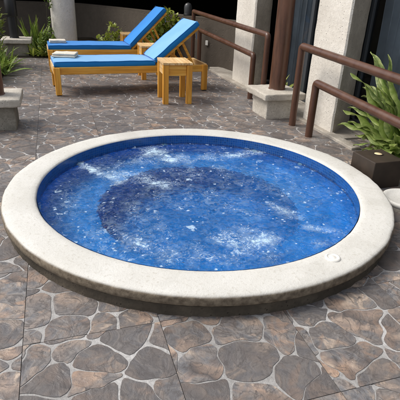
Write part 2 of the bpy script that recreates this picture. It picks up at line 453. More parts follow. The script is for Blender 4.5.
for i in range(-4, 6):
    for j in range(-6, 15):
        x0, y0 = X0 + i * TX, Y0 + j * TY
        cx, cy = x0 + TX / 2, y0 + TY / 2
        if x0 > 1.80 or (x0 > 1.5 and y0 > .6) or not paving_limits(cx, cy): continue
        jt = .0012
        bx0, bx1, by0, by1 = x0 + jt, x0 + TX - jt, y0 + jt, y0 + TY - jt
        for gi in range(4):
            for gj in range(4):
                ax, ay = bx0 + (bx1 - bx0) * gi / 4, by0 + (by1 - by0) * gj / 4
                ex_, ey_ = ax + (bx1 - bx0) / 4, ay + (by1 - by0) / 4
                gp = trim([(ax, ay), (ex_, ay), (ex_, ey_), (ax, ey_)])
                if len(gp) > 2: b.faces.new([b.verts.new((*q, 0)) for q in gp]).material_index = 1
        seeds = []
        tries = 0
        nmax = rs.choice((13, 15, 18)); md = rs.choice((.09, .105, .12))
        while tries < 400 and len(seeds) < nmax:
            tries += 1
            s = (rs.uniform(bx0 - .09, bx1 + .09), rs.uniform(by0 - .09, by1 + .09))
            if all(math.hypot(s[0] - q[0], (s[1] - q[1])) > md for q in seeds): seeds.append(s)
        for s in seeds:
            poly = [(bx0 - .03, by0 - .03), (bx1 + .03, by0 - .03), (bx1 + .03, by1 + .03), (bx0 - .03, by1 + .03)]
            for q in seeds:
                if q is s: continue
                d = (q[0] - s[0], q[1] - s[1]); L = math.hypot(*d)
                mid = ((q[0] + s[0]) / 2, (q[1] + s[1]) / 2)
                w = rs.choice((.0014, .0022, .0034, .0046, .006))
                nn = (d[0] / L, d[1] / L)
                poly = clip(poly, (mid[0] - nn[0] * w, mid[1] - nn[1] * w), nn)
                if len(poly) < 3: break
            if len(poly) < 3 or area(poly) < .0008: continue
            # round the corners, wobble, then trim to the tile
            pts = []
            m = len(poly)
            for k in range(m):
                a, c = poly[k], poly[(k + 1) % m]
                L = math.hypot(c[0] - a[0], c[1] - a[1])
                cut = min(.30, .016 / max(L, 1e-4))
                t0, t1 = cut, 1 - cut
                ns = max(1, int(L / .02))
                for q in range(ns + 1):
                    tt = t0 + (t1 - t0) * q / ns
                    pts.append((a[0] + (c[0] - a[0]) * tt, a[1] + (c[1] - a[1]) * tt))
            pts2 = []
            for k in range(len(pts)):
                p0, p1, p2 = pts[k - 1], pts[k], pts[(k + 1) % len(pts)]
                pts2.append(((p0[0] + 2 * p1[0] + p2[0]) / 4, (p0[1] + 2 * p1[1] + p2[1]) / 4))
            pts2 = [wob(*p) for p in pts2]
            for lim, nr in (((bx0, by0), (-1, 0)), ((bx1, by0), (1, 0)), ((bx0, by0), (0, -1)), ((bx0, by1), (0, 1))):
                pts2 = clip(pts2, lim, nr)
                if len(pts2) < 3: break
            if len(pts2) > 2: pts2 = trim(pts2)
            if len(pts2) < 3 or abs(area(pts2)) < .0006: continue
            hz = .0022
            vs = [b.verts.new((p[0], p[1], hz)) for p in pts2]
            try: f = b.faces.new(vs)
            except ValueError: continue
            if f.calc_area() < 1e-5: continue
            colr = (rs.random(), rs.random(), rs.random(), 1)
            for l in f.loops: l[lay] = colr
            lo = [b.verts.new((p[0], p[1], .0004)) for p in pts2]
            for k in range(len(vs)):
                q = b.faces.new((lo[k], lo[(k + 1) % len(vs)], vs[(k + 1) % len(vs)], vs[k]))
                for l in q.loops: l[lay] = colr
# the dark bed the joints show
def bedring(b, z):
    pts = [(-3.4, -4.3), (2.3, -4.3), (2.3, .9), (1.66, .9), (1.66, 6.2), (-1.62, 6.2), (-1.62, 3.5), (-3.4, 3.5)]
    n = 96
    ring = [b.verts.new((1.03 * math.cos(2 * math.pi * k / n), 1.03 * math.sin(2 * math.pi * k / n), z)) for k in range(n)]
    def hit(a):
        d = (math.cos(a), math.sin(a)); best = 1e9
        for i in range(len(pts)):
            p, q = pts[i], pts[(i + 1) % len(pts)]
            e = (q[0] - p[0], q[1] - p[1]); den = d[0] * e[1] - d[1] * e[0]
            if abs(den) < 1e-9: continue
            t = (p[0] * e[1] - p[1] * e[0]) / den; u = (p[0] * d[1] - p[1] * d[0]) / den
            if t > 0 and -1e-6 <= u <= 1 + 1e-6: best = min(best, t)
        return (d[0] * best, d[1] * best)
    out = [b.verts.new((*hit(2 * math.pi * k / n), z)) for k in range(n)]
    for k in range(n):
        f = b.faces.new((ring[k], ring[(k + 1) % n], out[(k + 1) % n], out[k])); f.material_index = 2
bedring(b, -.006)
tag(link('paving', b, [MAT['stone'], MAT['grout'], MAT['joint']]), kind='structure')

# planting beds (soil mounds) left and behind
def mound(x0, x1, y0, y1, h, nx=40, ny=24):
    b = bmesh.new(); vs = []
    for j in range(ny + 1):
        row = []
        for i in range(nx + 1):
            x = x0 + (x1 - x0) * i / nx; y = y0 + (y1 - y0) * j / ny
            e = min(1, min(i, nx - i) / 3, min(j, ny - j) / 3)
            row.append(b.verts.new((x, y, .006 + e * (h + .03 * noise.noise(Vector((x * 4, y * 4, 0)))))))
        vs.append(row)
    for j in range(ny):
        for i in range(nx): b.faces.new((vs[j][i], vs[j][i + 1], vs[j + 1][i + 1], vs[j + 1][i]))
    return b
tag(link('planting_soil', mound(-3.6, -1.56, 3.55, 6.18, .03), MAT['soil'], smooth=180), kind='structure')
tag(link('planting_soil', mound(-4.5, 1.60, 6.22, 9.6, .03, 60, 30), MAT['soil'], smooth=180), kind='structure')

# ------------------------------------------------------------------ hot tub
tub = empty('round_plunge_pool')
tag(tub, 'round sunken whirlpool tub with wide cream stone rim and blue mosaic lining', 'hot tub')
RO, RI, ZT = 1.2, 1.008, .12
def cop_jit(a, r, z):
    k = .0035 if r > 1.1 else .0025
    v = noise.noise(Vector((math.cos(a) * 9, math.sin(a) * 9, r * 3 + z * 20)))
    w = noise.noise(Vector((math.cos(a) * 40, math.sin(a) * 40, r * 9 + z * 60)))
    return (v * k + w * .0022, v * .0012 + w * .0006)
prof = [(RI, .072), (RI - .002, .10), (RI + .002, .113), (RI + .012, .1195), (RI + .04, .121), (1.08, .1212), (1.14, .121), (1.180, .1195), (1.191, .116), (1.198, .109), (1.2, .100), (1.2, .084), (1.199, .070), (1.192, .0645), (1.15, .064), (1.05, .064)]
b = bmesh.new()
rings = lathe(b, prof, 360, jit=cop_jit, closed=True)
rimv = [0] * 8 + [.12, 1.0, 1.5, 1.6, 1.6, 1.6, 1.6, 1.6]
ob = link('coping', b, MAT['coping'], tub, smooth=180)
ra = ob.data.attributes.new('rim', 'FLOAT', 'POINT')
vals = []
for i in range(len(prof)): vals += [rimv[i]] * 360
ra.data.foreach_set('value', vals)
b = bmesh.new()
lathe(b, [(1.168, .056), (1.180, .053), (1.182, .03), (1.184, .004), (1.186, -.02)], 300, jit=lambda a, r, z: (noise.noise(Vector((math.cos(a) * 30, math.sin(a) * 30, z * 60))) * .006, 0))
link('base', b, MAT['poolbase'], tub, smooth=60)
b = bmesh.new()
lathe(b, [(1.02, .0625), (1.168, .0625), (1.168, .052)], 200)
link('mortar_joint', b, MAT['joint'], tub)
WZ = .046
RW = 1.004
ZB, ZF = -.17, -.54
b = bmesh.new()
lathe(b, [(RW, .112), (RW, .004)], 240, uvs=(6.31, [.112, .004])); link('waterline_band', b, MAT['mosaic_shade'], tub, smooth=180)
b = bmesh.new()
lathe(b, [(RW, .004), (RW - .01, ZB + .02), (RW - .03, ZB)], 240, uvs=(6.31, [.004, -.154, -.177])); link('pool_wall', b, MAT['mosaic'], tub, smooth=180)
b = bmesh.new()
lathe(b, [(RW - .03, ZB), (.90, ZB - .002), (.80, ZB - .002), (.68, ZB), (.664, ZB - .006)], 240, uvs=(5.2, [0, .07, .17, .29, .31])); link('bench', b, MAT['mosaic'], tub, smooth=180)
b = bmesh.new()
lathe(b, [(.664, ZB - .006), (.658, ZB - .02), (.655, ZF + .04), (.62, ZF)], 240, uvs=(4.1, [.31, .33, .55, .60])); link('bench_riser', b, MAT['mosaic_riser'], tub, smooth=60)
b = bmesh.new(); uvl = b.loops.layers.uv.verify()
vs = [b.verts.new((.62 * math.cos(2 * math.pi * k / 120), .62 * math.sin(2 * math.pi * k / 120), ZF)) for k in range(120)]
f = b.faces.new(vs)
for l in f.loops: l[uvl].uv = (l.vert.co.x, l.vert.co.y)
link('pool_floor', b, MAT['mosaic_floor'], tub)
b = bmesh.new()
lathe(b, [(.0, .1275), (.012, .1275), (.014, .1255), (.026, .1255), (.029, .129), (.034, .128), (.037, .1235), (.037, .117)], 40, c=(.352, -1.025))
link('valve_cap', b, MAT['white'], tub, smooth=50)['label'] = 'small round cream plug set in the rim'
# jet nozzles in the bench wall
for a in (137, 45, 20, 90, 180, 225, 315, 270):
    a = R(a)
    b = bmesh.new()
    M = basis((math.cos(a) * (RW - .004), math.sin(a) * (RW - .004), .020), (-math.sin(a), math.cos(a), 0), (0, 0, 1), (-math.cos(a), -math.sin(a), 0))
    c = bmesh.new(); lathe(c, [(.0, .004), (.010, .004), (.012, .009), (.020, .009), (.022, 0)], 24); merge(b, c, M)
    link('jet_nozzle', b, MAT['white'], tub, smooth=60)

# water sheet with real ripples
blobs = [  # x0,y0,x1,y1,radius,strength
    (-.73, .68, -.60, .44, .05, .95), (-.62, .50, -.50, .26, .07, .80), (-.66, .58, -.38, .36, .09, .55), (-.45, .39, -.20, .15, .13, .72), (-.50, .50, -.10, .80, .13, .50),
    (-.14, .88, -.04, .62, .10, .95), (-.20, .74, .03, .66, .12, .80), (-.30, .62, .02, .55, .10, .55), (.05, .57, .43, .62, .12, .66), (.40, .60, .70, .63, .075, .82), (.60, .70, .76, .64, .05, .75),
    (.02, -.69, .18, -.67, .10, 1.0), (-.06, -.60, .12, -.57, .13, .66), (.0, -.75, .12, -.83, .09, .62),
    (-.55, -.50, -.40, -.66, .10, .66), (-.45, -.62, -.22, -.74, .13, .62), (-.42, -.12, -.39, -.56, .16, .50), (-.22, -.74, -.06, -.81, .11, .60),
    (.40, -.30, .46, -.46, .08, .66), (.46, -.60, .62, -.70, .055, .76), (.44, -.78, .50, -.80, .08, .56), (-.63, -.71, -.71, -.40, .14, .46), (-.8, .1, -.6, -.4, .2, .40),
    (-.2, 0, .2, -.3, .35, .42), (.3, .1, .7, -.2, .25, .42), (-.1, .3, .4, .3, .25, .42), (.6, .2, .75, -.2, .15, .42), (.86, .27, .875, .26, .02, 1.1)]
def dens(x, y):
    s = .16 + .16 * noise.noise(Vector((x * 3, y * 3, 2)))
    for x0, y0, x1, y1, r, k in blobs:
        dx, dy = x1 - x0, y1 - y0; L2 = dx * dx + dy * dy + 1e-9
        t = max(0, min(1, ((x - x0) * dx + (y - y0) * dy) / L2))
        d2 = (x - x0 - dx * t) ** 2 + (y - y0 - dy * t) ** 2
        s = max(s, k * math.exp(-d2 / (r * r)))
    return s * (.82 + .5 * noise.noise(Vector((x * 9, y * 9, 5))))
NR, NA = 110, 420
b = bmesh.new(); prev = None; dv = []
def wh(x, y, d):
    p = Vector((x, y, 0))
    w = noise.noise(p * 7 + Vector((3, 1, 0))) * .0035 + noise.noise(p * 16) * .0028 + noise.noise(p * 34) * .0016
    return WZ + w * (1 + 1.6 * d)
c0 = b.verts.new((0, 0, wh(0, 0, .3))); dv.append(.3)
for i in range(1, NR + 1):
    r = 1.0035 * i / NR; ring = []
    for k in range(NA):
        a = 2 * math.pi * k / NA; x, y = r * math.cos(a), r * math.sin(a)
        d = dens(x, y); dv.append(d); ring.append(b.verts.new((x, y, wh(x, y, d))))
    for k in range(NA):
        if prev: b.faces.new((prev[k], ring[k], ring[(k + 1) % NA], prev[(k + 1) % NA]))
        else: b.faces.new((c0, ring[k], ring[(k + 1) % NA]))
    prev = ring
wo = link('water', b, MAT['water'], smooth=180)
wa = wo.data.attributes.new('foam', 'FLOAT', 'POINT'); wa.data.foreach_set('value', dv)
tag(wo, kind='structure')

# ------------------------------------------------------------------ white basin and brown lamp box by the rim
t = empty('round_basin', (1.31, -.42, 0))
tag(t, 'low round white stone basin touching the pool rim at the right picture edge', 'basin')
b = bmesh.new(); lathe(b, [(0, .045), (.10, .046), (.125, .056), (.14, .064), (.152, .060), (.156, .05), (.150, .035), (.146, .03)], 60); link('bowl', b, MAT['coping'], t, smooth=60)
b = bmesh.new(); lathe(b, [(.14, .030), (.146, .026), (.140, .0), (.0, .0)], 48); link('foot', b, MAT['cast'], t, smooth=60)
t = empty('lamp_box', (1.362, -.01, 0), R(1.5))
tag(t, 'dark brown cube ground light with round cream lens on top', 'ground light')
b = bmesh.new(); box(b, -.128, .128, -.128, .128, .0, .205, .006, M=None, jit=.0015); link('housing', b, MAT['boxbrown'], t)
b = bmesh.new(); lathe(b, [(0, .2095), (.026, .209), (.030, .2045)], 32, c=(.02, .03)); link('lens', b, MAT['lens'], t, smooth=50)
b = bmesh.new(); lathe(b, [(.0305, .2045), (.0305, .210), (.037, .210), (.037, .2045)], 32, c=(.02, .03)); link('lens_ring', b, MAT['boxbrown'], t)

# ------------------------------------------------------------------ concrete pedestals with posts
def pedestal(label, x0, x1, y0, y1, h, m, mb):
    cx, cy = (x0 + x1) / 2, (y0 + y1) / 2
    t = empty('pedestal', (cx, cy, 0)); tag(t, label, 'pedestal', 'concrete pedestals')
    hx, hy = (x1 - x0) / 2, (y1 - y0) / 2
    b = bmesh.new(); rough_box(b, -hx, hx, -hy, hy, h - .072, h, .012, .004, 16); link('slab', b, m, t, smooth=50)
    b = bmesh.new(); rough_box(b, -hx + .065, hx - .065, -hy + .065, hy - .065, -.004, h - .074, .010, .004, 12); link('block', b, mb, t, smooth=50)
    return t
pedestal('pale square concrete pedestal at the foot of the brown post between the handrails', 1.215, 1.695, 1.655, 2.165, .285, MAT['cast'], MAT['cast'])
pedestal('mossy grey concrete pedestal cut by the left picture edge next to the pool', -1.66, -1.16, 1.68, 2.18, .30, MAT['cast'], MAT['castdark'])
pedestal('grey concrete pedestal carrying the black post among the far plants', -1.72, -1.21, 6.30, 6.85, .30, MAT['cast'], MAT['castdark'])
def post(name, label, x, y, z, r, h, m, lean=0):
    t = empty(name, (x, y, z)); tag(t, label, 'post')
    b = bmesh.new(); tube(b, [(0, 0, .004), (0, 0, h)], r, 40); link('shaft', b, m, t, smooth=60)
    b = bmesh.new(); lathe(b, [(r + .0, .012), (r + .004, .010), (r + .006, .0), (r - .004, .0)], 40); link('base_weld', b, m, t, smooth=60)
    return t
post('steel_post', 'thick round rust brown steel post standing on the right pedestal', 1.478, 1.925, .282, .088, 2.7, MAT['steelrust'])
post('steel_post', 'round brown steel post at the left picture edge on the mossy pedestal', -1.398, 1.93, .298, .092, 2.7, MAT['steelrust'])
t = post('black_post', 'black post with a wider upper sleeve on the far left pedestal', -1.50, 6.58, .298, .078, 2.7, MAT['black'])
b = bmesh.new(); lathe(b, [(.079, .36), (.098, .37), (.100, .375), (.100, .76), (.09, .77), (.079, .77)], 32); link('sleeve', b, MAT['black'], t, smooth=50)

# ------------------------------------------------------------------ handrails
def rail(label, post_xy, top_z, far, far_z, r):
    t = empty('handrail', (post_xy[0], post_xy[1], 0)); tag(t, label, 'handrail', 'brown pipe handrails')
    ox, oy = post_xy
    d = Vector((far[0] - ox, far[1] - oy, far_z - top_z)); d.normalize()
    b = bmesh.new(); tube(b, [(0, 0, .0), (0, 0, top_z - .036)], r, 24); link('post', b, MAT['steel'], t, smooth=60)
    b = bmesh.new(); pts = []
    for k in range(7):
        a = k / 6; P = Vector((0, 0, top_z - .038)) * (1 - a) ** 2 + Vector((0, 0, top_z + .006)) * 2 * a * (1 - a) + (Vector((0, 0, top_z)) + d * .040) * a * a
        pts.append(P)
    pts.append((far[0] - ox, far[1] - oy, far_z))
    tube(b, pts, r * 1.02, 24)
    link('rail_bar', b, MAT['steel'], t, smooth=60)
    b = bmesh.new(); tube(b, [(far[0] - ox, far[1] - oy, 0), (far[0] - ox, far[1] - oy, far_z)], r, 20); link('post', b, MAT['steel'], t, smooth=60)
    return t
rail('taller brown pipe handrail on the right running in front of the broad leaved plant', (1.468, 1.475), .785, (1.46, -1.9), .66, .035)
rail('lower brown pipe handrail on the right nearest the pool and the lamp box', (1.440, 1.085), .512, (1.44, -2.0), .36, .035)
rail('taller brown pipe handrail running from the right pedestal back behind the loungers', (1.505, 2.335), .80, (1.50, 5.32), .885, .033)
rail('lower brown pipe handrail running back from the short post by the right pedestal', (1.500, 2.68), .535, (1.50, 4.93), .62, .033)

# ------------------------------------------------------------------ curb, ledge and hotel front
b = bmesh.new()
rough_box(b, 1.62, 1.715, .64, 2.7, -.01, .028, .006, .003, 60, 20)
rough_box(b, 1.62, 1.715, 2.705, 4.75, -.01, .028, .006, .003, 60, 20)
tag(link('kerb', b, MAT['ledge'], smooth=40), kind='structure')
b = bmesh.new(); rough_box(b, 1.72, 2.12, .93, 5.0, -.02, .018, .004, .002, 60, 12)
tag(link('walkway_strip', b, MAT['ledge'], smooth=40), kind='structure')

bld = empty('hotel_building', (2.05, 1.5, 0)); tag(bld, 'low hotel building front with square rendered columns and dark curtained windows', 'building')
def bpart(name, b, m, sm=None, parent=bld):
    for v in b.verts: v.co -= Vector((2.05, 1.5, 0))
    return link(name, b, m, parent, smooth=sm)
def prism(b, pts, z0, z1, mi=None, jit=0, step=.09):
    P = []
    for i in range(len(pts)):
        a, c = Vector((*pts[i], 0)), Vector((*pts[(i + 1) % len(pts)], 0))
        m = max(1, int((c - a).length / step))
        for k in range(m): P.append(((a + (c - a) * (k / m)), mi[i] if mi else 0))
    nz = max(1, int((z1 - z0) / step)); rows = []
    for r in range(nz + 1):
        z = z0 + (z1 - z0) * r / nz
        rows.append([b.verts.new(Vector((p.x, p.y, z)) + noise.noise_vector(Vector((p.x, p.y, z)) * 9) * jit) for p, _ in P])
    for r in range(nz):
        for k in range(len(P)):
            f = b.faces.new((rows[r][k], rows[r][(k + 1) % len(P)], rows[r + 1][(k + 1) % len(P)], rows[r + 1][k])); f.material_index = P[k][1]
    b.faces.new(rows[-1]); b.faces.new(rows[0][::-1])
b = bmesh.new(); prism(b, [(1.682, 1.635), (1.682, 1.095), (1.70, 1.085), (2.03, 1.31), (2.03, 1.635)][::1], .0, 2.9, [0, 0, 1, 0, 0], .006)
bpart('column', b, [MAT['column'], MAT['colside']], 30)
b = bmesh.new(); prism(b, [(1.70, 3.84), (1.70, 3.215), (1.72, 3.20), (2.03, 3.40), (2.03, 3.84)], .0, 2.9, [0, 0, 1, 0, 0], .006)
bpart('column', b, [MAT['column'], MAT['colside']], 30)
# sill
b = bmesh.new(); rough_box(b, 1.93, 2.10, -3.2, 1.18, -.01, .036, .006, .003, 60, 14); bpart('sill', b, MAT['ledge'], 40)
b = bmesh.new(); box(b, 2.035, 2.14, 1.66, 3.19, .0, .036, .006); bpart('sill', b, MAT['ledge'])
# lintel, roof, end wall
b = bmesh.new(); box(b, 2.04, 2.30, -3.4, 4.4, 2.42, 3.2); bpart('lintel', b, MAT['column'])
b = bmesh.new(); box(b, 2.02, 7.0, -3.4, 4.6, 3.201, 3.35, .01); bpart('roof', b, MAT['cast'])
b = bmesh.new(); box(b, 2.06, 7, 3.86, 4.4, 0, 2.418); bpart('end_wall', b, MAT['garage'])
b = bmesh.new(); box(b, 4.3, 4.5, -3.4, 3.858, 0, 2.418); box(b, 2.145, 4.298, -3.4, -3.2, 0, 2.418); box(b, 2.305, 4.298, -3.198, 3.858, 2.43, 2.6); bpart('inner_wall', b, MAT['interior'])
b = bmesh.new(); box(b, 2.145, 4.298, -3.198, 3.858, -.008, .012); bpart('room_floor', b, MAT['interior'])
def window(y0, y1, mull):
    b = bmesh.new()
    box(b, 2.05, 2.10, y0, y1, .038, .105, .004); box(b, 2.05, 2.10, y0, y1, 2.36, 2.418, .004)
    box(b, 2.05, 2.10, y0, y0 + .05, .087, 2.358, .004); box(b, 2.05, 2.10, y1 - .05, y1, .087, 2.358, .004)
    for m in mull: box(b, 2.048, 2.102, m - .03, m + .03, .087, 2.358, .004)
    fr = bpart('window', b, MAT['frame'])
    b = bmesh.new(); ys = [y0 + .05] + [q for m in mull for q in (m - .03, m + .03)] + [y1 - .05]
    for k in range(0, len(ys), 2): b.faces.new([b.verts.new((2.075, yy, zz)) for yy, zz in ((ys[k + 1] + .002, .083), (ys[k] - .002, .083), (ys[k] - .002, 2.362), (ys[k + 1] + .002, 2.362))])
    for v in b.verts: v.co -= Vector((2.05, 1.5, 0))
    link('pane', b, MAT['glass'], fr)
window(-3.1, 1.33, [-.35, -1.8])
window(1.64, 3.195, [2.36, 2.98])
def curtain(label, x, y0, y1):
    b = bmesh.new(); n = int((y1 - y0) / .006); rows = []
    for z in (.06, .6, 1.2, 1.8, 2.38):
        row = []
        for k in range(n + 1):
            y = y0 + (y1 - y0) * k / n
            ph = y * 62 + 2.2 * noise.noise(Vector((y * 3, z * .4, x)))
            row.append(b.verts.new((x + .055 * math.sin(ph) + .02 * noise.noise(Vector((y * 8, z, 1))), y + .008 * math.sin(ph * 2), z)))
        rows.append(row)
    for r in range(4):
        for k in range(n): b.faces.new((rows[r][k], rows[r][k + 1], rows[r + 1][k + 1], rows[r + 1][k]))
    o = link('curtain', b, MAT['curtain'], smooth=180)
    return tag(o, label, 'curtain', 'slate blue curtains behind the windows')
curtain('slate blue pleated curtain behind the glass above the broad leaved plant', 2.16, -3.1, 1.22)
curtain('slate blue pleated curtain in the window between the two rendered columns', 2.16, 1.70, 3.10)

# ------------------------------------------------------------------ low wall and dark carport behind
wall_line = [(1.98, 4.55), (1.93, 4.90), (1.45, 5.85), (1.0, 7.1), (.45, 8.4), (-.2, 9.7), (-1.5, 9.9), (-5.5, 10.0)]
t = empty('garden_wall', (1.93, 4.9, 0)); tag(t, 'low grey brown rendered wall running behind the loungers', 'wall')
def ribbon(b, line, w, z0, z1, step=.25):
    P = []
    for i in range(len(line) - 1):
        a, c = Vector((*line[i], 0)), Vector((*line[i + 1], 0)); m = max(1, int((c - a).length / step))
        for k in range(m): P.append(a + (c - a) * (k / m))
    P.append(Vector((*line[-1], 0)))
    prev = None
    for i, p in enumerate(P):
        d = (P[min(i + 1, len(P) - 1)] - P[max(i - 1, 0)]).normalized(); nrm = Vector((d.y, -d.x, 0))
        if nrm.y < 0: pass
        q = p + nrm * w
        cur = [b.verts.new((p.x, p.y, z0)), b.verts.new((p.x, p.y, z1)), b.verts.new((q.x, q.y, z1)), b.verts.new((q.x, q.y, z0))]
        if prev:
            for k in range(4): b.faces.new((prev[k], cur[k], cur[(k + 1) % 4], prev[(k + 1) % 4]))
        else: b.faces.new(cur)
        prev = cur
    b.faces.new(prev[::-1])
b = bmesh.new(); ribbon(b, wall_line, .16, -.02, .765)
for v in b.verts: v.co -= Vector((1.93, 4.9, 0))
bmesh.ops.recalc_face_normals(b, faces=b.faces[:]); link('wall_body', b, MAT['wall'], t, smooth=30)
b = bmesh.new(); ribbon(b, wall_line, .18, .767, .79)
for v in b.verts: v.co -= Vector((1.93, 4.9, 0))
bmesh.ops.recalc_face_normals(b, faces=b.faces[:]); link('wall_cap', b, MAT['wall'], t, smooth=30)
cp = empty('carport', (0, 12, 0)); tag(cp, 'black unlit carport opening beyond the low wall', 'carport')
def cpart(name, b, m):
    for v in b.verts: v.co -= Vector((0, 12, 0))
    bmesh.ops.recalc_face_normals(b, faces=b.faces[:])
    return link(name, b, m, cp)
b = bmesh.new()
pl = [(2.25, 4.7), (1.95, 5.0), (1.0, 6.3), (.3, 7.4), (-.4, 8.6), (-1.5, 8.8), (-14, 8.8), (-14, 22), (14, 22), (14, 4.7)]
prism(b, pl, 2.3, 2.5, step=30); cpart('roof', b, MAT['garage'])  # unseen roof, its overhang run out past the wall to shade the wall top
b = bmesh.new(); box(b, -14, 14, 21.6, 21.9, 0, 2.298); cpart('back_wall', b, MAT['garage'])
b = bmesh.new(); box(b, 13.6, 13.9, 4.8, 21.58, 0, 2.298); cpart('side_wall', b, MAT['garage'])
b = bmesh.new(); box(b, -13.9, -13.6, 10.2, 21.58, 0, 2.298); cpart('side_wall', b, MAT['garage'])
b = bmesh.new(); prism(b, [(2.25, 4.75), (1.75, 6.05), (1.3, 7.3), (.75, 8.6), (.1, 9.95), (-1.5, 10.15), (-14, 10.2), (-14, 22), (14, 22), (14, 4.8)], -.011, .004, step=30); cpart('carport_floor', b, MAT['garage'])
# round column carrying the carport edge
t = empty('round_column', (-.62, 6.42, 0)); tag(t, 'pale round concrete column behind the left end of the far lounger', 'column')
b = bmesh.new(); lathe(b, [(.215, .0), (.215, .5), (.214, 1.3), (.212, 2.6)], 48, jit=lambda a, r, z: (.003 * noise.noise(Vector((math.cos(a) * 4, math.sin(a) * 4, z * 3))), 0)); link('shaft', b, MAT['column'], t, smooth=180)
b = bmesh.new(); lathe(b, [(0.001, 2.63), (.32, 2.63), (.32, 2.602), (.001, 2.602)], 32); link('capital', b, MAT['column'], t)
# bollard lamp on the wall, small white socket on the wall
t = empty('bollard_lamp', (1.545, 5.84, .79)); tag(t, 'dark round topped bollard lamp standing on the low wall behind the handrail', 'lamp')
b = bmesh.new(); lathe(b, [(.085, .0), (.085, .02), (.07, .03)], 28); link('collar', b, MAT['black'], t, smooth=50)
b = bmesh.new(); lathe(b, [(.07, .02), (.074, .13), (.066, .17), (.045, .20), (.001, .215)], 28); link('lamp_head', b, simple('grey_lamp_metal', (.05, .05, .052), .35), t, smooth=60)
b = bmesh.new(); box(b, -.03, .03, -.02, .0, -.04, .04, .006); o = link('wall_socket', b, MAT['white']); o.location = (1.742, 5.25, .385); o.rotation_euler = (0, 0, R(-63)); tag(o, 'small white socket box low on the wall behind the lower handrail', 'socket')

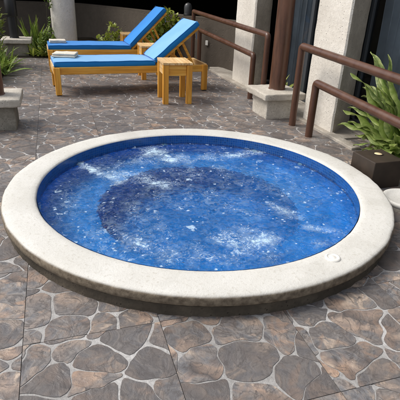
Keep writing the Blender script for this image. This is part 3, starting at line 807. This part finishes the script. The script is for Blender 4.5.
# ------------------------------------------------------------------ loungers
def lounger(label, loc, rz, ang, cush, cushedge, BL=.73):
    t = empty('sun_lounger', loc, rz); tag(t, label, 'sun lounger', 'wooden sun loungers with blue cushions')
    Lx, W, zt = 1.96, .60, .335
    HX = 1.265                                    # hinge position from the foot end
    for s, y0 in ((0, 0), (1, W - .035)):
        b = bmesh.new(); box(b, .0, Lx, y0, y0 + .035, zt - .085, zt, .004); link('side_rail', b, MAT['woodx'], t)
    for x0 in (-.002, Lx - .033):
        b = bmesh.new(); box(b, x0, x0 + .035, .037, W - .037, zt - .08, zt + .012, .004); link('end_rail', b, MAT['woody'], t)
    for x in (.005, Lx - .075):
        for y0 in (-.022, W - .033):
            b = bmesh.new(); box(b, x, x + .07, y0, y0 + .055, .012, zt - .088 if 0 < y0 else zt + .004 * (x > 1), .005)
            lg = link('leg', b, MAT['woodz'], t)
            b = bmesh.new(); box(b, x + .012, x + .058, y0 + .008, y0 + .047, .0, .011, .002); link('foot_pad', b, MAT['rubber'], lg)
    b = bmesh.new()
    for k in range(11):
        x = .06 + k * .108; box(b, x, x + .07, .038, W - .038, zt - .030, zt - .012, .003)
    link('seat_slats', b, MAT['woody'], t)
    b = bmesh.new(); box(b, Lx - .62, Lx - .58, .038, W - .038, zt - .075, zt - .03, .003); link('cross_bar', b, MAT['woody'], t)
    # adjustable back
    M = Matrix.Translation((HX, 0, zt + .002)) @ Matrix.Rotation(-ang, 4, 'Y')
    b = bmesh.new()
    box(b, .0, BL, .045, .085, -.022, .012, .004, M=M); box(b, .0, BL, W - .085, W - .045, -.022, .012, .004, M=M); box(b, BL - .045, BL, .087, W - .087, -.022, .012, .004, M=M)
    br = link('back_frame', b, MAT['woodx'], t)
    b = bmesh.new()
    for k in range(6): x = .04 + k * .105; box(b, x, x + .065, .088, W - .088, -.012, .004, .003, M=M)
    link('back_slats', b, MAT['woody'], br)
    # props
    top = M @ Vector((BL * .62, 0, -.03))
    for y in (.095, W - .095):
        b = bmesh.new()
        e = Vector((Lx - .16, 0, zt - .03)); d = e - top; L = d.length; d.normalize(); up = d.cross(Vector((0, 1, 0)))
        box(b, 0, L, -.012, .012, -.016, .016, .003, M=basis((top.x, y, top.z), d, (0, 1, 0), up))
        link('prop', b, MAT['woodx'], t)
        b = bmesh.new()
        top2 = M @ Vector((BL * .36, 0, -.03)); e2 = e + Vector((-.10, 0, 0)); d = e2 - top2; L = d.length; d.normalize(); up = d.cross(Vector((0, 1, 0)))
        box(b, 0, L, -.009, .009, -.012, .012, .003, M=basis((top2.x, y + (.026 if y < .3 else -.026), top2.z), d, (0, 1, 0), up))
        link('prop', b, MAT['woodx'], t)
    b = bmesh.new(); box(b, Lx - .19, Lx - .145, .038, W - .038, zt - .065, zt - .035, .003); link('notch_bar', b, MAT['woody'], t)
    # cushion: one swept pad, seat then back, soft edges and a piped seam
    def pad(path, nrm, w0, w1, th):
        b = bmesh.new(); rows = []
        n = len(path)
        prof = []
        for (u, v) in ((0, .12), (0, .5), (0, .88), (.012, 1), (.05, 1.05), (.2, 1.07), (.5, 1.08), (.8, 1.07), (.95, 1.05), (.988, 1), (1, .88), (1, .5), (1, .12), (.985, 0), (.5, 0), (.015, 0)): prof.append((u, v))
        for i, p in enumerate(path):
            e = min(1, min(i, n - 1 - i) / 1.5)
            sh = 1 - .28 * (1 - e) ** 2
            row = []
            for (u, v) in prof:
                y = w0 + (w1 - w0) * u
                vv = (.5 + (v - .5) * sh) * th
                q = p + nrm[i] * vv
                q = Vector((q.x, y, q.z)); q += noise.noise_vector(q * 5 + Vector((loc[1], 0, 0))) * .006 + Vector((0, 0, noise.noise(q * 14) * .0025))
                row.append(b.verts.new(q))
            rows.append(row)
        m = len(prof)
        for i in range(n - 1):
            for k in range(m):
                f = b.faces.new((rows[i][k], rows[i][(k + 1) % m], rows[i + 1][(k + 1) % m], rows[i + 1][k]))
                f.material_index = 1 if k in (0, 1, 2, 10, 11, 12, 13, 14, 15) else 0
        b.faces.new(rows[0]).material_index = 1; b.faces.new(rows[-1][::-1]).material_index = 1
        return b
    a0 = Vector((.012, 0, zt - .008)); a1 = Vector((HX - .015, 0, zt - .008))
    path = [a0.lerp(a1, k / 26) for k in range(27)]
    b = pad(path, [Vector((0, 0, 1))] * 27, .02, W - .02, .068); bmesh.ops.recalc_face_normals(b, faces=b.faces[:])
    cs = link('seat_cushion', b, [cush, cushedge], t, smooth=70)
    dx = M.to_3x3() @ Vector((1, 0, 0)); dz = M.to_3x3() @ Vector((0, 0, 1))
    s0 = Vector((HX, 0, zt + .002)) + dz * .014 + dx * .022; s1 = s0 + dx * (BL + .0)
    path = [s0.lerp(s1, k / 18) for k in range(19)]
    b = pad(path, [dz] * 19, .02, W - .02, .066); bmesh.ops.recalc_face_normals(b, faces=b.faces[:])
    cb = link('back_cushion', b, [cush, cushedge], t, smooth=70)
    # piping along the long upper edges
    for base, hx in ((cs, None), (cb, 1)):
        for y in (.022, W - .022):
            pp = []
            for k in range(24):
                q = (a0.lerp(a1, k / 23) + Vector((0, 0, .0675))) if hx is None else (s0.lerp(s1, k / 23) + dz * .0655)
                q = Vector((q.x, y, q.z)); pp.append(q + noise.noise_vector(q * 5 + Vector((loc[1], 0, 0))) * .006 + Vector((0, 0, noise.noise(q * 14) * .0025)))
            b = bmesh.new(); tube(b, pp, .0042, 6); link('piping', b, MAT['bluedk'], base, smooth=180)
    # ties
    for y in (.05, W - .05):
        b = bmesh.new(); c = s1 - dx * .1; tube(b, [(c.x - dz.x * .004, y, c.z - dz.z * .004), (c.x - dz.x * .05 + .01, y, c.z - dz.z * .05), (c.x - dz.x * .05 + .015, y, c.z - dz.z * .05 - .06)], .003, 6); link('tie', b, MAT['bluedk'], cb)
    return t, M, BL, dz, s0, dx
near = lounger('nearer wooden sun lounger with paler blue cushion and raised back', (-.862, 3.118, 0), R(3.2), R(39), MAT['bluepale'], MAT['blue'])
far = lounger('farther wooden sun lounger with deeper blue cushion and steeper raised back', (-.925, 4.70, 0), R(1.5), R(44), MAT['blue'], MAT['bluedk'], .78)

def towel(label, loc, rz, L, W, th, layers, seed):
    t = empty('folded_towel', loc, rz); tag(t, label, 'towel', 'folded towels on the loungers')
    rr = random.Random(seed)
    for k in range(layers):
        b = bmesh.new(); z0 = k * th
        bw = W * (1 - .05 * k); bl = L * (1 - .04 * k)
        ox, oy = rr.uniform(-.008, .008), rr.uniform(-.008, .008)
        c = bmesh.new(); box(c, ox - bl / 2, ox + bl / 2, oy - bw / 2, oy + bw / 2, z0 + .0005, z0 + th - .0005, th * .42, 4)
        bmesh.ops.subdivide_edges(c, edges=c.edges[:], cuts=3, use_grid_fill=True)
        for v in c.verts: v.co += Vector((0, 0, noise.noise(v.co * 12 + Vector((seed, 0, k))) * th * .22)) + noise.noise_vector(v.co * 20) * .002
        merge(b, c); link('fold', b, MAT['towel'], t, smooth=180)
    return t
towel('folded cream towel on the foot end of the nearer lounger', (-.70, 3.54, .405), R(-14), .29, .24, .024, 2, 3)
towel('folded cream towel on the foot end of the farther lounger', (-.765, 5.03, .405), R(3), .25, .20, .020, 2, 8)

# ------------------------------------------------------------------ side tables
def side_table(label, x, y, rz, W=.35, D=.43, H=.475):
    t = empty('side_table', (x, y, 0), rz); tag(t, label, 'side table', 'small wooden side tables')
    hx, hy = W / 2, D / 2
    b = bmesh.new()
    nsl = 5; w = (W + .0) / nsl
    for k in range(nsl): box(b, -hx + k * w + .0015, -hx + (k + 1) * w - .0015, -hy, hy, H - .026, H, .003)
    link('tabletop', b, MAT['woody'], t)
    for sx in (-1, 1):
        for sy in (-1, 1):
            b = bmesh.new(); cx, cy = sx * (hx - .036), sy * (hy - .034)
            box(b, cx - .032, cx + .032, cy - .030, cy + .030, 0, H - .028, .004); link('leg', b, MAT['woodz'], t)
    for sy in (-1, 1):
        b = bmesh.new(); cy = sy * (hy - .045); box(b, -hx + .070, hx - .070, cy - .011, cy + .011, H - .15, H - .029, .002)
        link('apron', b, MAT['woodx'], t)
    for sx in (-1, 1):
        b = bmesh.new(); cx = sx * (hx - .03); box(b, cx - .011, cx + .011, -hy + .066, hy - .066, H - .15, H - .029, .002)
        link('apron', b, MAT['woody'], t)
    return t
side_table('square wooden side table standing in front of the nearer lounger', .515, 2.725, R(-3))
side_table('wooden side table standing between the two loungers', .535, 4.22, R(-2), H=.475)
side_table('wooden side table half hidden behind the farther lounger', .50, 5.85, R(-2))

# ------------------------------------------------------------------ plants
class Leaves:
    def __init__(s, seed=1): s.b = bmesh.new(); s.lay = s.b.loops.layers.float_color.new('leaf'); s.r = random.Random(seed)
    def blade(s, base, az, el, L, W, droop=.9, wavy=0, ns=9, fold=.25, shape=1.0, tint=None):
        r = s.r; d = Vector((math.cos(az) * math.cos(el), math.sin(az) * math.cos(el), math.sin(el)))
        side = Vector((-math.sin(az), math.cos(az), 0)); side = (side + Vector((0, 0, r.uniform(-.3, .3)))).normalized()
        p = Vector(base); rows = []; c0 = r.random() if tint is None else tint; ph = r.uniform(0, 6)
        cur = d.copy()
        for i in range(ns + 1):
            t = i / ns
            w = W * (math.sin(math.pi * min(1, (t ** shape) * .93 + .07))) ** .8 * .5
            if t > .98: w = .001
            up = cur.cross(side).normalized() * -1
            wv = wavy * W * math.sin(t * 17 + ph); wv2 = wavy * W * math.sin(t * 15 + ph + 2)
            rows.append([s.b.verts.new(p + side * w * (1 + wavy * .6 * math.sin(t * 21 + ph)) + up * (fold * w + wv)), s.b.verts.new(p), s.b.verts.new(p - side * w * (1 + wavy * .6 * math.sin(t * 19 + ph + 1)) + up * (fold * w + wv2))])
            p = p + cur * (L / ns)
            cur = (cur + Vector((0, 0, -droop / ns * (.4 + 1.2 * t)))).normalized()
        for i in range(ns):
            t = i / ns
            for k in (0, 1):
                f = s.b.faces.new((rows[i][k], rows[i + 1][k], rows[i + 1][k + 1], rows[i][k + 1])); f.smooth = True
                for l in f.loops:
                    mid = l.vert in (rows[i][1], rows[i + 1][1])
                    l[s.lay] = (c0, (.8 if not mid else .15) * (.3 + .7 * t) , 0, 1)
    def bush(s, c, rad, n, L, W, up=.3):
        r = s.r
        cl = [Vector((r.gauss(0, .5), r.gauss(0, .5), r.gauss(0, .5))) for _ in range(max(4, n // 22))]
        for k in range(n):
            q = cl[k % len(cl)] + Vector((r.gauss(0, .2), r.gauss(0, .2), r.gauss(0, .2)))
            if q.length > 1.15: q = q.normalized() * 1.1
            p = Vector((c[0] + q.x * rad[0], c[1] + q.y * rad[1], max(.02, c[2] + q.z * rad[2])))
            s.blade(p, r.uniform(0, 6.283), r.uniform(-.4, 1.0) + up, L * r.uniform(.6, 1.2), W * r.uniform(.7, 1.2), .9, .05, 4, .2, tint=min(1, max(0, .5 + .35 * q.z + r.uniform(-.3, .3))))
    def link(s, m, parent, name='leaves'): return link(name, s.b, m, parent)
def stems(parent, pts, r=.006):
    b = bmesh.new()
    for a, c in pts: tube(b, [a, (Vector(a) + Vector(c)) / 2 + Vector((.01, .01, 0)), c], r, 6)
    link('stem', b, MAT['stem'], parent)
def plant(label, loc, cat='plant', name='leafy_plant'):
    t = empty(name, loc); tag(t, label, cat); return t

# big broad leaved rosette right
t = plant('large bright green plant with long wavy edged leaves behind the right handrails', (1.78, .22, 0), name='broad_leaved_plant')
L = Leaves(4)
rp = random.Random(77)
spec = [(93, 64, .95, .13), (88, 58, .90, .13), (101, 56, .80, .12), (96, 50, .82, .13), (84, 48, .84, .13), (104, 44, .66, .12), (92, 41, .80, .13), (99, 35, .72, .12), (86, 32, .78, .13), (106, 30, .58, .12), (93, 25, .72, .13), (100, 20, .60, .12), (85, 16, .68, .12), (94, 11, .60, .12), (103, 8, .50, .11), (89, 3, .56, .12)]
for k in range(60):
    az = rp.choice((rp.uniform(74, 112), rp.uniform(60, 130), rp.uniform(0, 360))); toward = max(0, math.cos(R(az - 180)))
    spec.append((az, rp.uniform(8, 78), rp.uniform(.40, .80) * (1 - .35 * toward), rp.uniform(.06, .105)))
for az, el, ln, w in spec:
    if el < 28: ln *= .66 if 75 < az < 200 else .8
    L.blade((rp.uniform(-.06, .06), rp.uniform(-.07, .07), rp.uniform(.05, .16)), R(az), R(el), ln * rp.uniform(.92, 1.05), w, rp.uniform(.6, 1.3), .20, 26, .35, rp.uniform(.6, .9))
L.link(MAT['leafbig'], t); stems(t, [((0, 0, 0), (0, 0, .12))], .03)
# plant between the pedestals and the window
t = plant('small spiky lime green plant behind the right pedestal by the window', (1.86, 2.55, 0))
L = Leaves(9)
for k in range(46): L.blade((L.r.uniform(-.06, .06), L.r.uniform(-.12, .12), .03), L.r.uniform(0, 6.28), R(L.r.uniform(25, 80)), L.r.uniform(.16, .34), .035, .8, .03, 6)
L.link(MAT['leafyellow'], t); stems(t, [((0, 0, 0), (0, 0, .06))], .02)
# bushes behind the loungers
t = plant('yellow green leafy shrub behind the raised back of the farther lounger', (1.12, 6.05, 0), 'shrub', 'leafy_shrub')
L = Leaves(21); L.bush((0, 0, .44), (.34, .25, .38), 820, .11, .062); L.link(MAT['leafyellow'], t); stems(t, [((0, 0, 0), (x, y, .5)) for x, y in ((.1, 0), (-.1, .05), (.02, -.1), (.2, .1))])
t = plant('low lime green shrub left of the half hidden side table', (.20, 6.45, 0), 'shrub', 'leafy_shrub')
L = Leaves(22); L.bush((0, 0, .30), (.22, .2, .22), 260, .09, .05); L.link(MAT['leafyellow'], t); stems(t, [((0, 0, 0), (x, y, .35)) for x, y in ((.1, 0), (-.1, .05))])
t = plant('small leafy climber at the left foot of the round column', (-.96, 6.32, 0))
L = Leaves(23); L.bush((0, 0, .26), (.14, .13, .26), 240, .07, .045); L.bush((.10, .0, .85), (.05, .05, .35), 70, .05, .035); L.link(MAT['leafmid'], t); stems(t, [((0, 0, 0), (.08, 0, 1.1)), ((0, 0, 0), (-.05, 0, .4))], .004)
t = plant('sword leaved plant just right of the black post', (-1.16, 6.92, 0))
L = Leaves(24)
for k in range(20): L.blade((L.r.uniform(-.16, .12), L.r.uniform(-.1, .1), .03), R(L.r.uniform(-60, 230)), R(L.r.uniform(55, 85)), L.r.uniform(.45, .72), .07, .35, .02, 8)
L.link(MAT['leafmid'], t); stems(t, [((0, 0, 0), (0, 0, .06))], .02)
t = plant('low bright ground plant at the far end of the paving beside the far pedestal', (-1.02, 6.33, 0))
L = Leaves(25)
for k in range(110): L.blade((L.r.uniform(-.22, .22), L.r.uniform(-.08, .12), .02), R(L.r.uniform(0, 360)), R(L.r.uniform(15, 75)), L.r.uniform(.12, .30), .032, .9, .02, 6)
L.link(MAT['leafyellow'], t); stems(t, [((0, 0, 0), (0, 0, .04))], .02)
t = plant('dense ferny plant spilling over the left edge of the paving', (-1.60, 5.0, 0))
L = Leaves(26)
for k in range(260): L.blade((L.r.uniform(-.28, .10), L.r.uniform(-.6, .7), .03), R(L.r.uniform(0, 360)), R(L.r.uniform(20, 85)), L.r.uniform(.15, .40), .045, 1.0, .03, 6)
L.link(MAT['leafmid'], t); stems(t, [((0, 0, 0), (0, 0, .04))], .02)
t = plant('tall hanging leafed shrub at the top left picture edge', (-1.74, 5.35, 0), 'shrub', 'leafy_shrub')
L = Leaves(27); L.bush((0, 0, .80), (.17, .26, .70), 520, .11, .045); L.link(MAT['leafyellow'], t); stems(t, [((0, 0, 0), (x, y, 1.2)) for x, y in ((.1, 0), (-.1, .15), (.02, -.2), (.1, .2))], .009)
t = plant('low green plant between the mossy pedestal and the ferny plant', (-1.78, 4.05, 0))
L = Leaves(28); L.bush((0, 0, .16), (.22, .3, .16), 220, .10, .05); L.link(MAT['leafmid'], t); stems(t, [((0, 0, 0), (0, 0, .2))])
# dry fallen leaf beside the kerb
t = empty('fallen_leaf', (1.80, .70, .004)); tag(t, 'curled dry brown leaf lying between the kerb and the window sill', 'leaf')
L = Leaves(31); L.blade((0, 0, .004), R(-35), R(8), .17, .05, .1, .12, 9, .5); L.link(MAT['dead'], t, 'leaf_blade')

# ------------------------------------------------------------------ light, sky, camera
w = bpy.data.worlds.new('World'); sc.world = w; w.use_nodes = True
nt = w.node_tree; sky = nt.nodes.new('ShaderNodeTexSky'); sky.sky_type = 'NISHITA'; sky.sun_disc = False
EL, AZ = 52, 292                        # azimuth clockwise from +Y
sky.sun_elevation = R(EL); sky.sun_rotation = R(AZ); sky.dust_density = 3.5; sky.ozone_density = 1.0; sky.air_density = 1.0
hs = nt.nodes.new('ShaderNodeHueSaturation'); hs.inputs['Saturation'].default_value = .38
nt.links.new(sky.outputs[0], hs.inputs['Color'])
bg = nt.nodes['Background']; bg.inputs[1].default_value = .15
nt.links.new(hs.outputs[0], bg.inputs[0])
ld = bpy.data.lights.new('sun', 'SUN'); ld.energy = 1.65; ld.angle = R(24); ld.color = (1, .95, .87)
lo = bpy.data.objects.new('sun', ld); col.objects.link(lo)
sd = Vector((math.sin(R(AZ)) * math.cos(R(EL)), math.cos(R(AZ)) * math.cos(R(EL)), math.sin(R(EL))))
lo.rotation_euler = sd.to_track_quat('Z', 'Y').to_euler(); lo.location = sd * 20

cd = bpy.data.cameras.new('camera'); cam = bpy.data.objects.new('camera', cd); col.objects.link(cam)
cd.sensor_width = 36; cd.lens = 442.4435 / 400 * 36; cd.clip_start = .05; cd.clip_end = 400
rx, ux, fx = (.95495845, -.29408978, .03956708), (.09351374, .42480114, .90044388), (.28161948, .85618642, -.43316887)
cam.matrix_world = basis((-.8229, -2.5301, 1.2610), rx, ux, tuple(-q for q in fx))
sc.camera = cam
vs = sc.view_settings; vs.view_transform = 'Standard'; vs.look = 'None'; vs.gamma = 1; vs.exposure = 0.38; vs.use_curve_mapping = False
sc.cycles.use_denoising = True
sc.cycles.max_bounces = 8; sc.cycles.transparent_max_bounces = 12
